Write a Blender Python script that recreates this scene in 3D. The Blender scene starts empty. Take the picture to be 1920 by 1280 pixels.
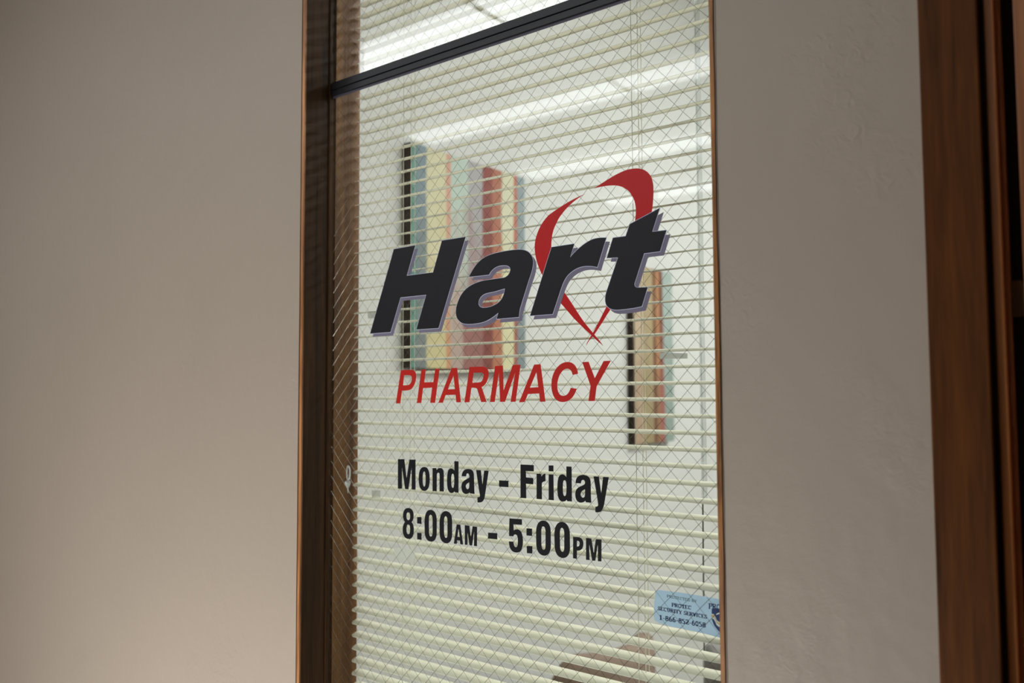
import bpy, bmesh, math, random
from mathutils import Matrix, Vector
from mathutils.geometry import tessellate_polygon
random.seed(7)
C = bpy.context.scene.collection
SC = bpy.context.scene

# ---------------------------------------------------------------- camera
EYE = 1.66
F_PX, YAW, PIT, ROL = 1567.6, 0.66428373, 0.05771385, -0.00457133
cy, sy, cp, sp, cr, sr = math.cos(YAW), math.sin(YAW), math.cos(PIT), math.sin(PIT), math.cos(ROL), math.sin(ROL)
R0 = Vector((cy, sy, 0)); U0 = Vector((sy*sp, -cy*sp, cp)); F0 = Vector((-sy*cp, cy*cp, sp))
RV = cr*R0 + sr*U0; UV = -sr*R0 + cr*U0
cam = bpy.data.cameras.new('camera'); camo = bpy.data.objects.new('camera', cam); C.objects.link(camo)
m = Matrix.Identity(4)
for i, v in enumerate((RV, UV, -F0)):
    for j in range(3): m[j][i] = v[j]
m.translation = (0, 0, EYE)
camo.matrix_world = m
cam.sensor_width = 36; cam.lens = F_PX/1920*36
cam.clip_start = 0.05
cam.dof.use_dof = True; cam.dof.focus_distance = 1.2; cam.dof.aperture_fstop = 3.6
SC.camera = camo

# ---------------------------------------------------------------- world, exposure
w = bpy.data.worlds.new('world'); SC.world = w; w.use_nodes = True
w.node_tree.nodes['Background'].inputs[0].default_value = (.6, .62, .65, 1)
w.node_tree.nodes['Background'].inputs[1].default_value = 0.05
vs = SC.view_settings
vs.view_transform = 'Standard'; vs.look = 'None'; vs.exposure = 0.0; vs.gamma = 1.0; vs.use_curve_mapping = False

HALL_L = [8.2, 4.8, 4.2, 4.2]      # luminance of the hall's four rows of ceiling fixtures
OFFICE_L = 29.0                     # luminance of the office panels
def area(name, loc, target, size, size_y, power, col):
    l = bpy.data.lights.new(name, 'AREA'); l.shape = 'RECTANGLE'; l.size = size; l.size_y = size_y
    l.energy = power; l.color = col
    o = bpy.data.objects.new(name, l); C.objects.link(o); o.location = loc
    o.rotation_euler = (Vector(target)-Vector(loc)).to_track_quat('-Z', 'Y').to_euler()
    return o
area('low_wall_fill', (-1.25, -0.22, 0.38), (-1.30, 0.897, 1.31), 0.6, 0.3, 28.0, (1.0, .975, .94))  # added fill lamp to brighten the lower wall, no real source there

# ---------------------------------------------------------------- helpers
def tk(x, y):
    u = (x-960)/F_PX; v = -(y-640)/F_PX
    d = F0 + u*RV + v*UV
    return d.x/d.y, d.z/d.y
def on(x, y, Y):
    t, k = tk(x, y)
    return (t*Y, EYE + k*Y)

def srgb(r, g, b):
    f = lambda c: (c/255/12.92) if c/255 <= .04045 else ((c/255+.055)/1.055)**2.4
    return (f(r), f(g), f(b), 1)

def mat(name, col, rough=.5, spec=.5, metal=0, noise=0, nscale=20, bump=0, bscale=200, coat=0, bdist=.002):
    m = bpy.data.materials.new(name); m.use_nodes = True; n = m.node_tree; b = n.nodes['Principled BSDF']
    b.inputs['Base Color'].default_value = col if len(col) == 4 else (*col, 1)
    b.inputs['Roughness'].default_value = rough; b.inputs['Metallic'].default_value = metal
    b.inputs['Specular IOR Level'].default_value = spec; b.inputs['Coat Weight'].default_value = coat
    tc = n.nodes.new('ShaderNodeTexCoord')
    if noise:
        t = n.nodes.new('ShaderNodeTexNoise'); t.inputs['Scale'].default_value = nscale; t.inputs['Detail'].default_value = 4
        n.links.new(tc.outputs['Object'], t.inputs['Vector'])
        r = n.nodes.new('ShaderNodeMapRange'); r.inputs[1].default_value = .3; r.inputs[2].default_value = .7
        r.inputs[3].default_value = 1-noise; r.inputs[4].default_value = 1+noise
        n.links.new(t.outputs[0], r.inputs[0])
        v = n.nodes.new('ShaderNodeVectorMath'); v.operation = 'SCALE'; v.inputs[0].default_value = b.inputs['Base Color'].default_value[:3]
        n.links.new(r.outputs[0], v.inputs['Scale']); n.links.new(v.outputs[0], b.inputs['Base Color'])
    if bump:
        t = n.nodes.new('ShaderNodeTexNoise'); t.inputs['Scale'].default_value = bscale; t.inputs['Detail'].default_value = 5
        n.links.new(tc.outputs['Object'], t.inputs['Vector'])
        bp = n.nodes.new('ShaderNodeBump'); bp.inputs['Strength'].default_value = bump; bp.inputs['Distance'].default_value = bdist
        n.links.new(t.outputs[0], bp.inputs['Height']); n.links.new(bp.outputs[0], b.inputs['Normal'])
    return m

def wood(name, dark, light, rough=.45, sx=55, sz=2.2, seed=0.0, spec=.35, knots=.5):
    m = bpy.data.materials.new(name); m.use_nodes = True; n = m.node_tree; b = n.nodes['Principled BSDF']
    tc = n.nodes.new('ShaderNodeTexCoord')
    mp = n.nodes.new('ShaderNodeMapping'); mp.inputs['Scale'].default_value = (sx, sx, sz); mp.inputs['Location'].default_value = (seed, seed*2, seed)
    n.links.new(tc.outputs['Object'], mp.inputs[0])
    t = n.nodes.new('ShaderNodeTexNoise'); t.inputs['Scale'].default_value = 1.6; t.inputs['Detail'].default_value = 7; t.inputs['Distortion'].default_value = .8
    n.links.new(mp.outputs[0], t.inputs['Vector'])
    mp2 = n.nodes.new('ShaderNodeMapping'); mp2.inputs['Scale'].default_value = (sx*5, sx*5, sz*5)
    n.links.new(tc.outputs['Object'], mp2.inputs[0])
    t2 = n.nodes.new('ShaderNodeTexNoise'); t2.inputs['Scale'].default_value = 2.0; t2.inputs['Detail'].default_value = 3
    n.links.new(mp2.outputs[0], t2.inputs['Vector'])
    mx = n.nodes.new('ShaderNodeMath'); mx.operation = 'MULTIPLY_ADD'; mx.inputs[1].default_value = .35
    n.links.new(t2.outputs[0], mx.inputs[0]); n.links.new(t.outputs[0], mx.inputs[2])
    r = n.nodes.new('ShaderNodeValToRGB')
    e = r.color_ramp.elements
    e[0].position = .45; e[0].color = dark; e[1].position = .9; e[1].color = light
    n.links.new(mx.outputs[0], r.inputs[0]); n.links.new(r.outputs[0], b.inputs['Base Color'])
    b.inputs['Roughness'].default_value = rough; b.inputs['Specular IOR Level'].default_value = spec
    bp = n.nodes.new('ShaderNodeBump'); bp.inputs['Strength'].default_value = .25; bp.inputs['Distance'].default_value = .0006
    n.links.new(mx.outputs[0], bp.inputs['Height']); n.links.new(bp.outputs[0], b.inputs['Normal'])
    return m

def lens_glow(name, col, s, half):
    """prismatic lens, brightest along the tubes and falling off to its sides"""
    m = bpy.data.materials.new(name); m.use_nodes = True; n = m.node_tree; n.nodes.clear()
    e = n.nodes.new('ShaderNodeEmission'); o = n.nodes.new('ShaderNodeOutputMaterial'); tc = n.nodes.new('ShaderNodeTexCoord')
    sp_ = n.nodes.new('ShaderNodeSeparateXYZ'); n.links.new(tc.outputs['Object'], sp_.inputs[0])
    a = n.nodes.new('ShaderNodeMath'); a.operation = 'ABSOLUTE'; n.links.new(sp_.outputs[1], a.inputs[0])
    r = n.nodes.new('ShaderNodeMapRange'); r.interpolation_type = 'SMOOTHSTEP'; r.inputs[1].default_value = .55*half; r.inputs[2].default_value = half
    r.inputs[3].default_value = s; r.inputs[4].default_value = s*.12
    n.links.new(a.outputs[0], r.inputs[0]); n.links.new(r.outputs[0], e.inputs[1])
    e.inputs[0].default_value = (*col, 1); n.links.new(e.outputs[0], o.inputs[0]); return m
def emis(name, col, s):
    m = bpy.data.materials.new(name); m.use_nodes = True; n = m.node_tree; n.nodes.clear()
    e = n.nodes.new('ShaderNodeEmission'); o = n.nodes.new('ShaderNodeOutputMaterial')
    e.inputs[0].default_value = (*col, 1); e.inputs[1].default_value = s
    n.links.new(e.outputs[0], o.inputs[0]); return m

def thin_glass(name, tint, f0=.04, rough=0.0, body=None, bodyf=0.0):
    """clear sheet: Fresnel reflection from each face over straight transmission"""
    m = bpy.data.materials.new(name); m.use_nodes = True; n = m.node_tree; n.nodes.clear()
    o = n.nodes.new('ShaderNodeOutputMaterial'); mix = n.nodes.new('ShaderNodeMixShader')
    tr = n.nodes.new('ShaderNodeBsdfTransparent'); gl = n.nodes.new('ShaderNodeBsdfGlossy')
    tr.inputs[0].default_value = (*tint, 1); gl.inputs['Roughness'].default_value = rough
    g = n.nodes.new('ShaderNodeNewGeometry'); d = n.nodes.new('ShaderNodeVectorMath'); d.operation = 'DOT_PRODUCT'
    n.links.new(g.outputs['Normal'], d.inputs[0]); n.links.new(g.outputs['Incoming'], d.inputs[1])
    def mth(op, a, b=None):
        q = n.nodes.new('ShaderNodeMath'); q.operation = op
        for i, s in enumerate((a, b)):
            if s is None: continue
            if isinstance(s, (int, float)): q.inputs[i].default_value = s
            else: n.links.new(s, q.inputs[i])
        return q.outputs[0]
    c = mth('ABSOLUTE', d.outputs['Value']); p = mth('POWER', mth('SUBTRACT', 1.0, c), 5.0)
    f = mth('ADD', mth('MULTIPLY', p, 1-f0), f0)
    n.links.new(f, mix.inputs[0])
    base = tr.outputs[0]
    if body:
        df = n.nodes.new('ShaderNodeBsdfDiffuse'); df.inputs[0].default_value = body
        m2 = n.nodes.new('ShaderNodeMixShader'); m2.inputs[0].default_value = bodyf
        n.links.new(tr.outputs[0], m2.inputs[1]); n.links.new(df.outputs[0], m2.inputs[2]); base = m2.outputs[0]
    n.links.new(base, mix.inputs[1]); n.links.new(gl.outputs[0], mix.inputs[2]); n.links.new(mix.outputs[0], o.inputs[0])
    return m

class MB:
    def __init__(s): s.v = []; s.f = []; s.m = []
    def box(s, a, b, mi=0):
        (x0, y0, z0), (x1, y1, z1) = a, b; n = len(s.v)
        s.v += [(x, y, z) for x in (x0, x1) for y in (y0, y1) for z in (z0, z1)]
        s.f += [tuple(n+i for i in q) for q in ((0,1,3,2),(4,6,7,5),(0,4,5,1),(2,3,7,6),(0,2,6,4),(1,5,7,3))]
        s.m += [mi]*6; return s
    def tube(s, pts, r, k=6, caps=True, mi=0):
        n = len(s.v); P = [Vector(p) for p in pts]
        rr = r if isinstance(r, (list, tuple)) else [r]*len(P)
        for i, p in enumerate(P):
            d = (P[min(i+1, len(P)-1)]-P[max(i-1, 0)]).normalized()
            a = d.cross(Vector((0, 1, 0)) if abs(d.y) < .9 else Vector((1, 0, 0))).normalized(); b = d.cross(a)
            s.v += [tuple(p + rr[i]*(math.cos(2*math.pi*j/k)*a + math.sin(2*math.pi*j/k)*b)) for j in range(k)]
        for i in range(len(P)-1):
            for j in range(k):
                s.f.append((n+i*k+j, n+i*k+(j+1) % k, n+(i+1)*k+(j+1) % k, n+(i+1)*k+j)); s.m.append(mi)
        if caps:
            s.f.append(tuple(n+j for j in range(k))[::-1]); s.f.append(tuple(n+(len(P)-1)*k+j for j in range(k))); s.m += [mi, mi]
        return s
    def build(s, name, mats, parent=None, loc=None, smooth=False, bevel=0):
        me = bpy.data.meshes.new(name); me.from_pydata(s.v, [], s.f); me.validate(); me.update()
        bm = bmesh.new(); bm.from_mesh(me); bmesh.ops.recalc_face_normals(bm, faces=bm.faces); bm.to_mesh(me); bm.free()
        if not isinstance(mats, (list, tuple)): mats = [mats]
        for q in mats: me.materials.append(q)
        if len(mats) > 1 and len(me.polygons) == len(s.m):
            for p, i in zip(me.polygons, s.m): p.material_index = i
        if smooth:
            for p in me.polygons: p.use_smooth = True
        o = bpy.data.objects.new(name, me); C.objects.link(o)
        if parent: o.parent = parent
        if loc: o.location = loc
        if bevel:
            b = o.modifiers.new('bevel', 'BEVEL'); b.width = bevel; b.segments = 2; b.limit_method = 'ANGLE'
        return o

def tag(o, label=None, cat=None, group=None, kind=None):
    if label: o['label'] = label
    if cat: o['category'] = cat
    if group: o['group'] = group
    if kind: o['kind'] = kind
    return o
def empty(name, loc=(0, 0, 0)):
    o = bpy.data.objects.new(name, None); o.empty_display_size = .05; C.objects.link(o); o.location = loc; return o
def struct(o, label=None): o['kind'] = 'structure'; (label and o.__setitem__('label', label)); return o

# ---------------------------------------------------------------- planes
YW, YG, YGB, YB = .897, .956, .962, 1.019       # hall face, glass front, glass back, office face
XL, XR = -1.152, -.406                           # window opening between the jambs
ZS, ZH = EYE-.80, EYE+1.02                       # sill and head
XD = -.181                                       # left edge of the door casing
HZ = EYE+1.31                                    # hall ceiling
OZ = EYE+2.0                                    # office ceiling

# ---------------------------------------------------------------- materials
M = {}
M['hall_paint'] = mat('hall_paint', srgb(156, 144, 131), .55, .4, noise=.02, nscale=2.5, bump=.3, bscale=38, bdist=.004)
_n = M['hall_paint'].node_tree; _bp = [q for q in _n.nodes if q.type == 'BUMP'][0]; _pb = _n.nodes['Principled BSDF']
_tc = [q for q in _n.nodes if q.type == 'TEX_COORD'][0]
_a = _n.nodes.new('ShaderNodeTexNoise'); _a.inputs['Scale'].default_value = 70; _a.inputs['Detail'].default_value = 6; _a.inputs['Distortion'].default_value = 1.5
_b = _n.nodes.new('ShaderNodeTexNoise'); _b.inputs['Scale'].default_value = 5.5
_r = _n.nodes.new('ShaderNodeMapRange'); _r.inputs[1].default_value = .52; _r.inputs[2].default_value = .68
_q = _n.nodes.new('ShaderNodeMath'); _q.operation = 'MULTIPLY'
_b2 = _n.nodes.new('ShaderNodeBump'); _b2.inputs['Strength'].default_value = .55; _b2.inputs['Distance'].default_value = .003
for _x in (_a, _b): _n.links.new(_tc.outputs['Object'], _x.inputs['Vector'])
_n.links.new(_b.outputs[0], _r.inputs[0]); _n.links.new(_a.outputs[0], _q.inputs[0]); _n.links.new(_r.outputs[0], _q.inputs[1])
_n.links.new(_q.outputs[0], _b2.inputs['Height']); _n.links.new(_bp.outputs[0], _b2.inputs['Normal']); _n.links.new(_b2.outputs[0], _pb.inputs['Normal'])
M['hall_other'] = mat('hall_other_paint', srgb(140, 128, 114), .6, .3)
M['hall_ceiling'] = mat('hall_ceiling_tile', srgb(196, 195, 192), .8, .2, noise=.04, nscale=60)
M['office_paint'] = mat('office_paint', srgb(215, 216, 212), .7, .3, noise=.01, nscale=3)
M['office_ceiling'] = mat('office_ceiling', srgb(244, 244, 242), .8, .2)
M['office_floor'] = mat('office_carpet', srgb(98, 80, 58), .95, .1, noise=.12, nscale=90)
M['hall_floor'] = mat('hall_carpet', srgb(112, 96, 84), .95, .1, noise=.15, nscale=90)
M['dark_wood'] = wood('dark_walnut', srgb(34, 18, 4), srgb(84, 52, 18), .6, 34, 1.6, 1.0, spec=.2)
M['inner_wood'] = wood('lit_inner_walnut', srgb(78, 44, 14), srgb(140, 96, 48), .5, 24, 1.5, 3.0)  # lighter copy of the jamb walnut, office light put into the colour
M['edge_wood'] = wood('lit_edge_wood', srgb(126, 78, 40), srgb(200, 142, 92), .5, 50, 2.5, 5.0)  # pale tone paints in the light caught by the left front edge
M['edge_dark'] = wood('stained_edge_wood', srgb(92, 54, 22), srgb(172, 118, 66), .5, 60, 5, 9.0)
M['casing'] = wood('casing_wood', srgb(48, 24, 3), srgb(98, 55, 18), .55, 30, 1.8, 12.0, spec=.15)
M['stop_wood'] = wood('stop_wood', srgb(128, 70, 26), srgb(190, 118, 64), .4, 30, 1.5, 14.0)
M['door_wood'] = wood('door_wood', srgb(104, 62, 32), srgb(156, 104, 68), .38, 20, 1.2, 16.0)
M['dark_gap'] = mat('painted_gap_shade', srgb(30, 16, 10), .7, .2)  # near-black colour stands in for shade in the grooves and rebate
M['caulk'] = mat('caulk', srgb(158, 142, 128), .7, .2)
M['black_metal'] = mat('black_anodised_metal', srgb(26, 26, 29), .45, .3, noise=.05, nscale=80)
M['purple_lip'] = mat('bar_gasket', srgb(72, 70, 82), .5, .3)
M['glass'] = thin_glass('wired_glass', (.972, .985, .972), .042)
M['wire'] = mat('mesh_wire', srgb(118, 115, 106), .22, .5, metal=.85)
M['slat'] = mat('slat_enamel', srgb(232, 230, 212), .36, .5, noise=.01, nscale=6)
M['cord'] = mat('ladder_cord', srgb(214, 212, 192), .8, .2)
M['clear'] = thin_glass('clear_plastic', (.90, .915, .91), .10, .05)
M['wand_core'] = mat('wand_rod', srgb(112, 112, 106), .4, .5)
M['black_vinyl'] = mat('black_vinyl', srgb(27, 27, 31), .5, .3)
M['charcoal_vinyl'] = mat('charcoal_vinyl', srgb(24, 25, 28), .6, .12)
M['red_vinyl'] = mat('red_vinyl', srgb(178, 22, 22), .45, .35)
M['red_vinyl2'] = mat('red_vinyl_text', srgb(176, 30, 22), .45, .4)
M['grey_vinyl'] = mat('slate_grey_vinyl', srgb(112, 107, 126), .5, .35)
M['pale_vinyl'] = mat('pale_blue_vinyl', srgb(200, 208, 230), .5, .35)
M['sticker'] = mat('sticker_blue', srgb(216, 234, 250), .5, .3, noise=.02, nscale=40)
_n = M['sticker'].node_tree; _p = _n.nodes['Principled BSDF']; _t = _n.nodes.new('ShaderNodeBsdfTranslucent'); _m = _n.nodes.new('ShaderNodeMixShader')
_t.inputs[0].default_value = srgb(218, 236, 252); _m.inputs[0].default_value = .8; _o = [q for q in _n.nodes if q.type == 'OUTPUT_MATERIAL'][0]
_n.links.new(_p.outputs[0], _m.inputs[1]); _n.links.new(_t.outputs[0], _m.inputs[2]); _n.links.new(_m.outputs[0], _o.inputs[0])
M['navy'] = mat('sticker_navy', srgb(10, 38, 96), .5, .3)
M['teal_ink'] = mat('sticker_teal', srgb(66, 96, 120), .5, .3)
M['gold'] = mat('sticker_gold', srgb(196, 166, 92), .5, .3)
M['sticker_pale'] = mat('sticker_pale', srgb(206, 222, 226), .5, .3)
M['pane_mark'] = thin_glass('clear_pane_mark', (.86, .87, .85), .05, .3, srgb(190, 190, 180), .25)
M['pane_mark_pale'] = thin_glass('frosted_pane_mark', (.9, .9, .89), .05, .3, srgb(214, 216, 206), .75)
M['canvas_side'] = mat('canvas_edge_paint', srgb(52, 42, 36), .7, .2, noise=.15, nscale=30)
M['chair_brown'] = mat('brown_upholstery', srgb(148, 130, 116), .8, .2, noise=.05, nscale=60)
M['chair_grey'] = mat('grey_upholstery', srgb(140, 138, 136), .8, .2, noise=.05, nscale=60)
M['chair_leg'] = mat('chair_leg_metal', srgb(60, 52, 46), .4, .5)
M['fixture'] = mat('fixture_enamel', srgb(225, 225, 222), .5, .3)
M['strike'] = mat('strike_plate_brass', srgb(120, 100, 72), .4, .5, metal=.5)

# ---------------------------------------------------------------- structure: the wall with the window, hall side and office side
b = MB()
XWL, XWR = XL-.010, XR+.006
b.box((-3.05, YW, 0), (XWL, YB, OZ+.06)); b.box((XWR, YW, 0), (XD+.02, YB, OZ+.06))
b.box((XWL, YW, 0), (XWR, YB, ZS-.01)); b.box((XWL, YW, ZH+.01), (XWR, YB, OZ+.06))
b.box((XD+.02, YW, 2.2), (.95, YB, OZ+.06)); b.box((.95, YW, 0), (2.0, YB, OZ+.06))
struct(b.build('wall_front', M['hall_paint']), 'mauve-grey painted wall around the narrow window')
def slab(name, a, c, m_): return struct(MB().box(a, c).build(name, m_))
slab('wall_left', (-1.895, YB, 0), (-1.795, 5.0, OZ), M['office_paint'])
slab('wall_back', (-1.895, 5.0, 0), (1.9, 5.1, OZ), M['office_paint'])
slab('wall_right', (1.8, YB, 0), (1.9, 5.0, OZ), M['office_paint'])
slab('wall_west', (-3.15, -5.1, 0), (-3.05, YB, HZ), M['hall_other'])
slab('wall_south', (-3.15, -5.2, 0), (2.1, -5.1, HZ), M['hall_other'])
slab('wall_east', (2.0, -5.1, 0), (2.1, YB, HZ), M['hall_other'])
struct(MB().box((-1.895, YB, -.05), (1.9, 5.1, 0)).box((-.16, YW-.01, -.05), (.95, YB, 0)).build('floor', M['office_floor']))
struct(MB().box((-3.15, -5.2, -.05), (2.1, YW, 0)).build('floor_hall', M['hall_floor'])).name = 'floor'
struct(MB().box((-1.895, YB, OZ), (1.9, 5.1, OZ+.06)).build('ceiling', M['office_ceiling']))
struct(MB().box((-3.15, -5.2, HZ), (2.1, YW, HZ+.06)).build('ceiling', M['hall_ceiling']))

# window
win = struct(empty('window_1', (XL, YW, ZS)), 'tall narrow wired-glass window in a dark wooden frame')
def child(o, par):
    o.parent = par; o.matrix_parent_inverse = Matrix.Translation(par.location).inverted(); return o
g = MB()
g.box((XWL, YG, ZS), (XL, YB+.0, ZH)); g.box((XWL, YW+.001, ZS), (XL, YG, ZH))
jl = child(g.build('left_jamb', M['dark_wood']), win)
jl['label'] = 'dark walnut jamb board on the left of the glass'
# small step moulding on the reveal, just in front of the glass
child(MB().box((XL-.0005, YG-.0085, ZS), (XL+.0022, YG-.0015, ZH)).build('glazing_bead', M['dark_wood'], bevel=.0008), win)
ij = child(MB().box((XL-.001, YGB+.0006, ZS), (XL+.0012, YB-.0005, ZH)).build('inner_jamb_board', M['inner_wood']), win)
ij['label'] = 'walnut board behind the glass, coloured as if lit'
# front edge, slightly wavy like a hand-planed strip
def wavy_strip(x0, x1, y0, y1, amp, m_, name, n=60, seed=0, taper=0):
    rnd = random.Random(seed); q = MB(); ph = [rnd.random()*6 for _ in range(4)]
    for i in range(n+1):
        z = ZS+(ZH-ZS)*i/n
        a = amp*(math.sin(z*9+ph[0])+.6*math.sin(z*23+ph[1])+.4*math.sin(z*57+ph[2]))
        bb = amp*.6*(math.sin(z*7+ph[3])+.5*math.sin(z*31+ph[0]))
        q.v += [(x0+bb, y0, z), (x1+a, y0, z), (x1+a, y1, z), (x0+bb, y1, z)]
    for i in range(n):
        for j in range(4): q.f.append((4*i+j, 4*i+(j+1) % 4, 4*i+4+(j+1) % 4, 4*i+4+j)); q.m.append(0)
    q.f += [(0, 1, 2, 3), (4*n, 4*n+1, 4*n+2, 4*n+3)]; q.m += [0, 0]
    return q.build(name, m_)
e1 = child(wavy_strip(XWL+.0035, XL-.0003, YW-.0022, YW+.004, .00015, M['edge_wood'], 'front_edge', seed=1), win)
e1['label'] = 'wood edge left of the glass, coloured as if lit'
child(wavy_strip(XWL-.001, XWL+.0036, YW-.0008, YW+.002, .0003, M['dark_wood'], 'edge_shadow_line', seed=4), win)  # dark strip drawn in as the shadow line along the wall edge
g = MB().box((XR, YW+.001, ZS), (XWR, YB, ZH))
child(g.build('right_jamb', M['dark_wood']), win)
e2 = child(wavy_strip(XR-.0002, XR+.0052, YW-.0022, YW+.004, .00035, M['edge_dark'], 'front_edge', seed=2), win)
e2['label'] = 'rough orange-brown wood edge right of the glass'
child(wavy_strip(XR+.0048, XR+.0066, YW-.0006, YW+.002, .0004, M['caulk'], 'caulk_line', seed=3), win)
child(MB().box((XL, YW, ZS-.01), (XR, YB+.02, ZS+.012)).build('sill', M['dark_wood']), win)
child(MB().box((XL, YW, ZH-.012), (XR, YB, ZH+.01)).build('head', M['dark_wood']), win)
ZB0, ZB1, ZB2 = EYE+.5427*YG, EYE+.5593*(YG-.003), EYE+.5737*(YG-.003)
child(MB().box((XL, YG, ZS), (XR, YGB, ZB1-.004)).build('glass_pane', M['glass']), win)
child(MB().box((XL, YG, ZB1+.004), (XR, YGB, ZH)).build('glass_pane', M['glass']), win)
# black glazing bar in two strips with a groove, and its gasket lip
child(MB().box((XL+.0002, YG-.0035, ZB1+.0010), (XR, YG-.0001, ZB2)).build('glazing_bar', M['black_metal'], bevel=.0006), win)
child(MB().box((XL+.0002, YG-.0035, ZB0+.0036), (XR, YG-.0001, ZB1-.0006)).build('glazing_bar', M['black_metal'], bevel=.0006), win)
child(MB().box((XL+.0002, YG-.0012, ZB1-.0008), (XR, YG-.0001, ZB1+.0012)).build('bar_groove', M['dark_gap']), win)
child(MB().box((XL+.0002, YG-.0010, ZB0-.0006), (XR, YG-.0001, ZB0+.0036)).build('bar_gasket', M['purple_lip']), win)
# wire mesh cast in the glass: square lattice turned 45 degrees, every wire slightly crimped
A_, B_ = .02403, .02532
X0, Z0 = -.4728, EYE+.4541
def wires(sgn, name, r):
    q = MB(); ym = (YG+YGB)/2+(.0006 if sgn > 0 else -.0006)
    sl = sgn*B_/A_
    for n in range(-130, 130):
        zc = Z0 + n*B_        # z at X0
        p = []
        xa, xb = XL+.0005, XR-.0005
        za, zb = zc+sl*(xa-X0), zc+sl*(xb-X0)
        # clip to the opening
        lo, hi = ZS+.003, ZH-.003
        t0, t1 = 0., 1.
        dz = zb-za
        for lim, up in ((lo, False), (hi, True)):
            if dz == 0: continue
            tt = (lim-za)/dz
            if (dz > 0) == up: t1 = min(t1, tt)
            else: t0 = max(t0, tt)
        if t1-t0 < .02: continue
        x0_, x1_ = xa+(xb-xa)*t0, xa+(xb-xa)*t1
        st = max(2, int(abs(x1_-x0_)/(A_/2)*1.0))
        ph = random.random()*6
        pts = []
        for i in range(st+1):
            x = x0_+(x1_-x0_)*i/st
            z = zc+sl*(x-X0)
            wv = .00022*math.sin(i*math.pi*.5+ph)+.0005*math.sin(x*17+ph)*.5
            pts.append((x+wv*.7*-sgn, ym, z+wv*.7))
        q.tube(pts, r, 4, False)
    return q.build(name, M['wire'])
for s_ in (1, -1):
    o = child(wires(s_, 'wire_mesh', .00024 if s_ > 0 else .00020), win); o['kind'] = 'stuff'

# door on the right
dr = struct(empty('door_1', (XD, YW, 0)), 'brown wooden door and casing at the right edge of the picture')
DT = 2.2
child(MB().box((XD, YW-.012, 0), (-.1292, YW+.06, DT+.04)).build('casing', M['casing'], bevel=.0015), dr)
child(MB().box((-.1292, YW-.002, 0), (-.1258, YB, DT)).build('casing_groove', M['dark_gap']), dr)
child(MB().box((-.1258, YW+.001, 0), (-.1172, YB, DT)).build('door_stop', M['stop_wood'], bevel=.001), dr)
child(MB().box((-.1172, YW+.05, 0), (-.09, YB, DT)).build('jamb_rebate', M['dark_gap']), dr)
child(MB().box((XD, YW-.012, DT), (.95, YW+.06, DT+.07)).build('casing', M['casing']), dr)
child(MB().box((.90, YW-.012, 0), (.97, YB, DT)).build('casing', M['casing']), dr)
child(MB().box((-.1005, YW-.006, .01), (.90, YW+.038, DT-.004)).build('door_leaf', M['door_wood'], bevel=.0012), dr)
zz = EYE+.0973*.94
st = MB(); k0 = [(-.1172, .03), (-.1085, .03), (-.1052, .014), (-.1040, -.004), (-.1052, -.018), (-.1085, -.027), (-.1172, -.027)]
n = len(k0)
st.v = [(x, YW+.044, zz-.006+z*.62) for x, z in k0]+[(x, YW+.052, zz-.006+z*.62) for x, z in k0]
st.f = [tuple(range(n)), tuple(range(2*n-1, n-1, -1))]+[(i, (i+1) % n, n+(i+1) % n, n+i) for i in range(n)]; st.m = [0]*len(st.f)
child(st.build('strike_plate', M['strike']), dr)

# ---------------------------------------------------------------- venetian blind
YS = 1.0
SLW, TILT, CROWN = .0226, math.radians(10.5), .0022
bl = tag(empty('venetian_blind', (XL+.01, YS, ZH-.03)), 'cream venetian blind with open slats hanging behind the wired glass', 'blind')
XS0, XS1 = -1.1462, -.4085
def slat_mesh():
    q = MB(); n = 8; L = XS1-XS0
    xs = [0, .0022, .006, .25*L, .5*L, .75*L, L-.006, L-.0022, L]
    ins = [.0040, .0012, 0, 0, 0, 0, 0, .0012, .0040]
    for x, c in zip(xs, ins):
        top = []; bot = []
        for i in range(n+1):
            s = c+(SLW-2*c)*i/n; f = s/SLW
            y = s*math.cos(TILT); z = s*math.sin(TILT)+CROWN*4*f*(1-f)
            top.append((x, y, z+.00018)); bot.append((x, y, z-.00018))
        q.v += top+bot[::-1]
    k = 2*(n+1)
    for i in range(len(xs)-1):
        for j in range(k): q.f.append((i*k+j, i*k+(j+1) % k, (i+1)*k+(j+1) % k, (i+1)*k+j)); q.m.append(0)
    q.f += [tuple(range(k)), tuple(range((len(xs)-1)*k, len(xs)*k))]; q.m += [0, 0]
    return q
first = None
slz = []
for i in range(-41, 31):
    z = EYE-.01604-.021778*i
    slz.append(z)
    if first is None:
        o = first = slat_mesh().build('slat', M['slat'])
        for p in o.data.polygons: p.use_smooth = len(p.vertices) == 4
    else:
        o = first.copy(); C.objects.link(o)
    o.location = (XS0+random.uniform(-.0006, .0006), YS, z)
    if i > 12: o.rotation_euler = (math.radians(random.uniform(-1.0, 1.6)), math.radians(random.uniform(-.05, .05)), 0)
    child(o, bl)
ztop = max(slz)+.03; zbot = min(slz)-.022
child(MB().box((XS0, YS-.002, ztop), (XS1, YS+.028, ztop+.032)).build('headrail', M['slat'], bevel=.001), bl)
child(MB().box((XS0, YS, zbot-.012), (XS1, YS+.026, zbot)).build('bottom_rail', M['slat'], bevel=.002), bl)
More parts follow.
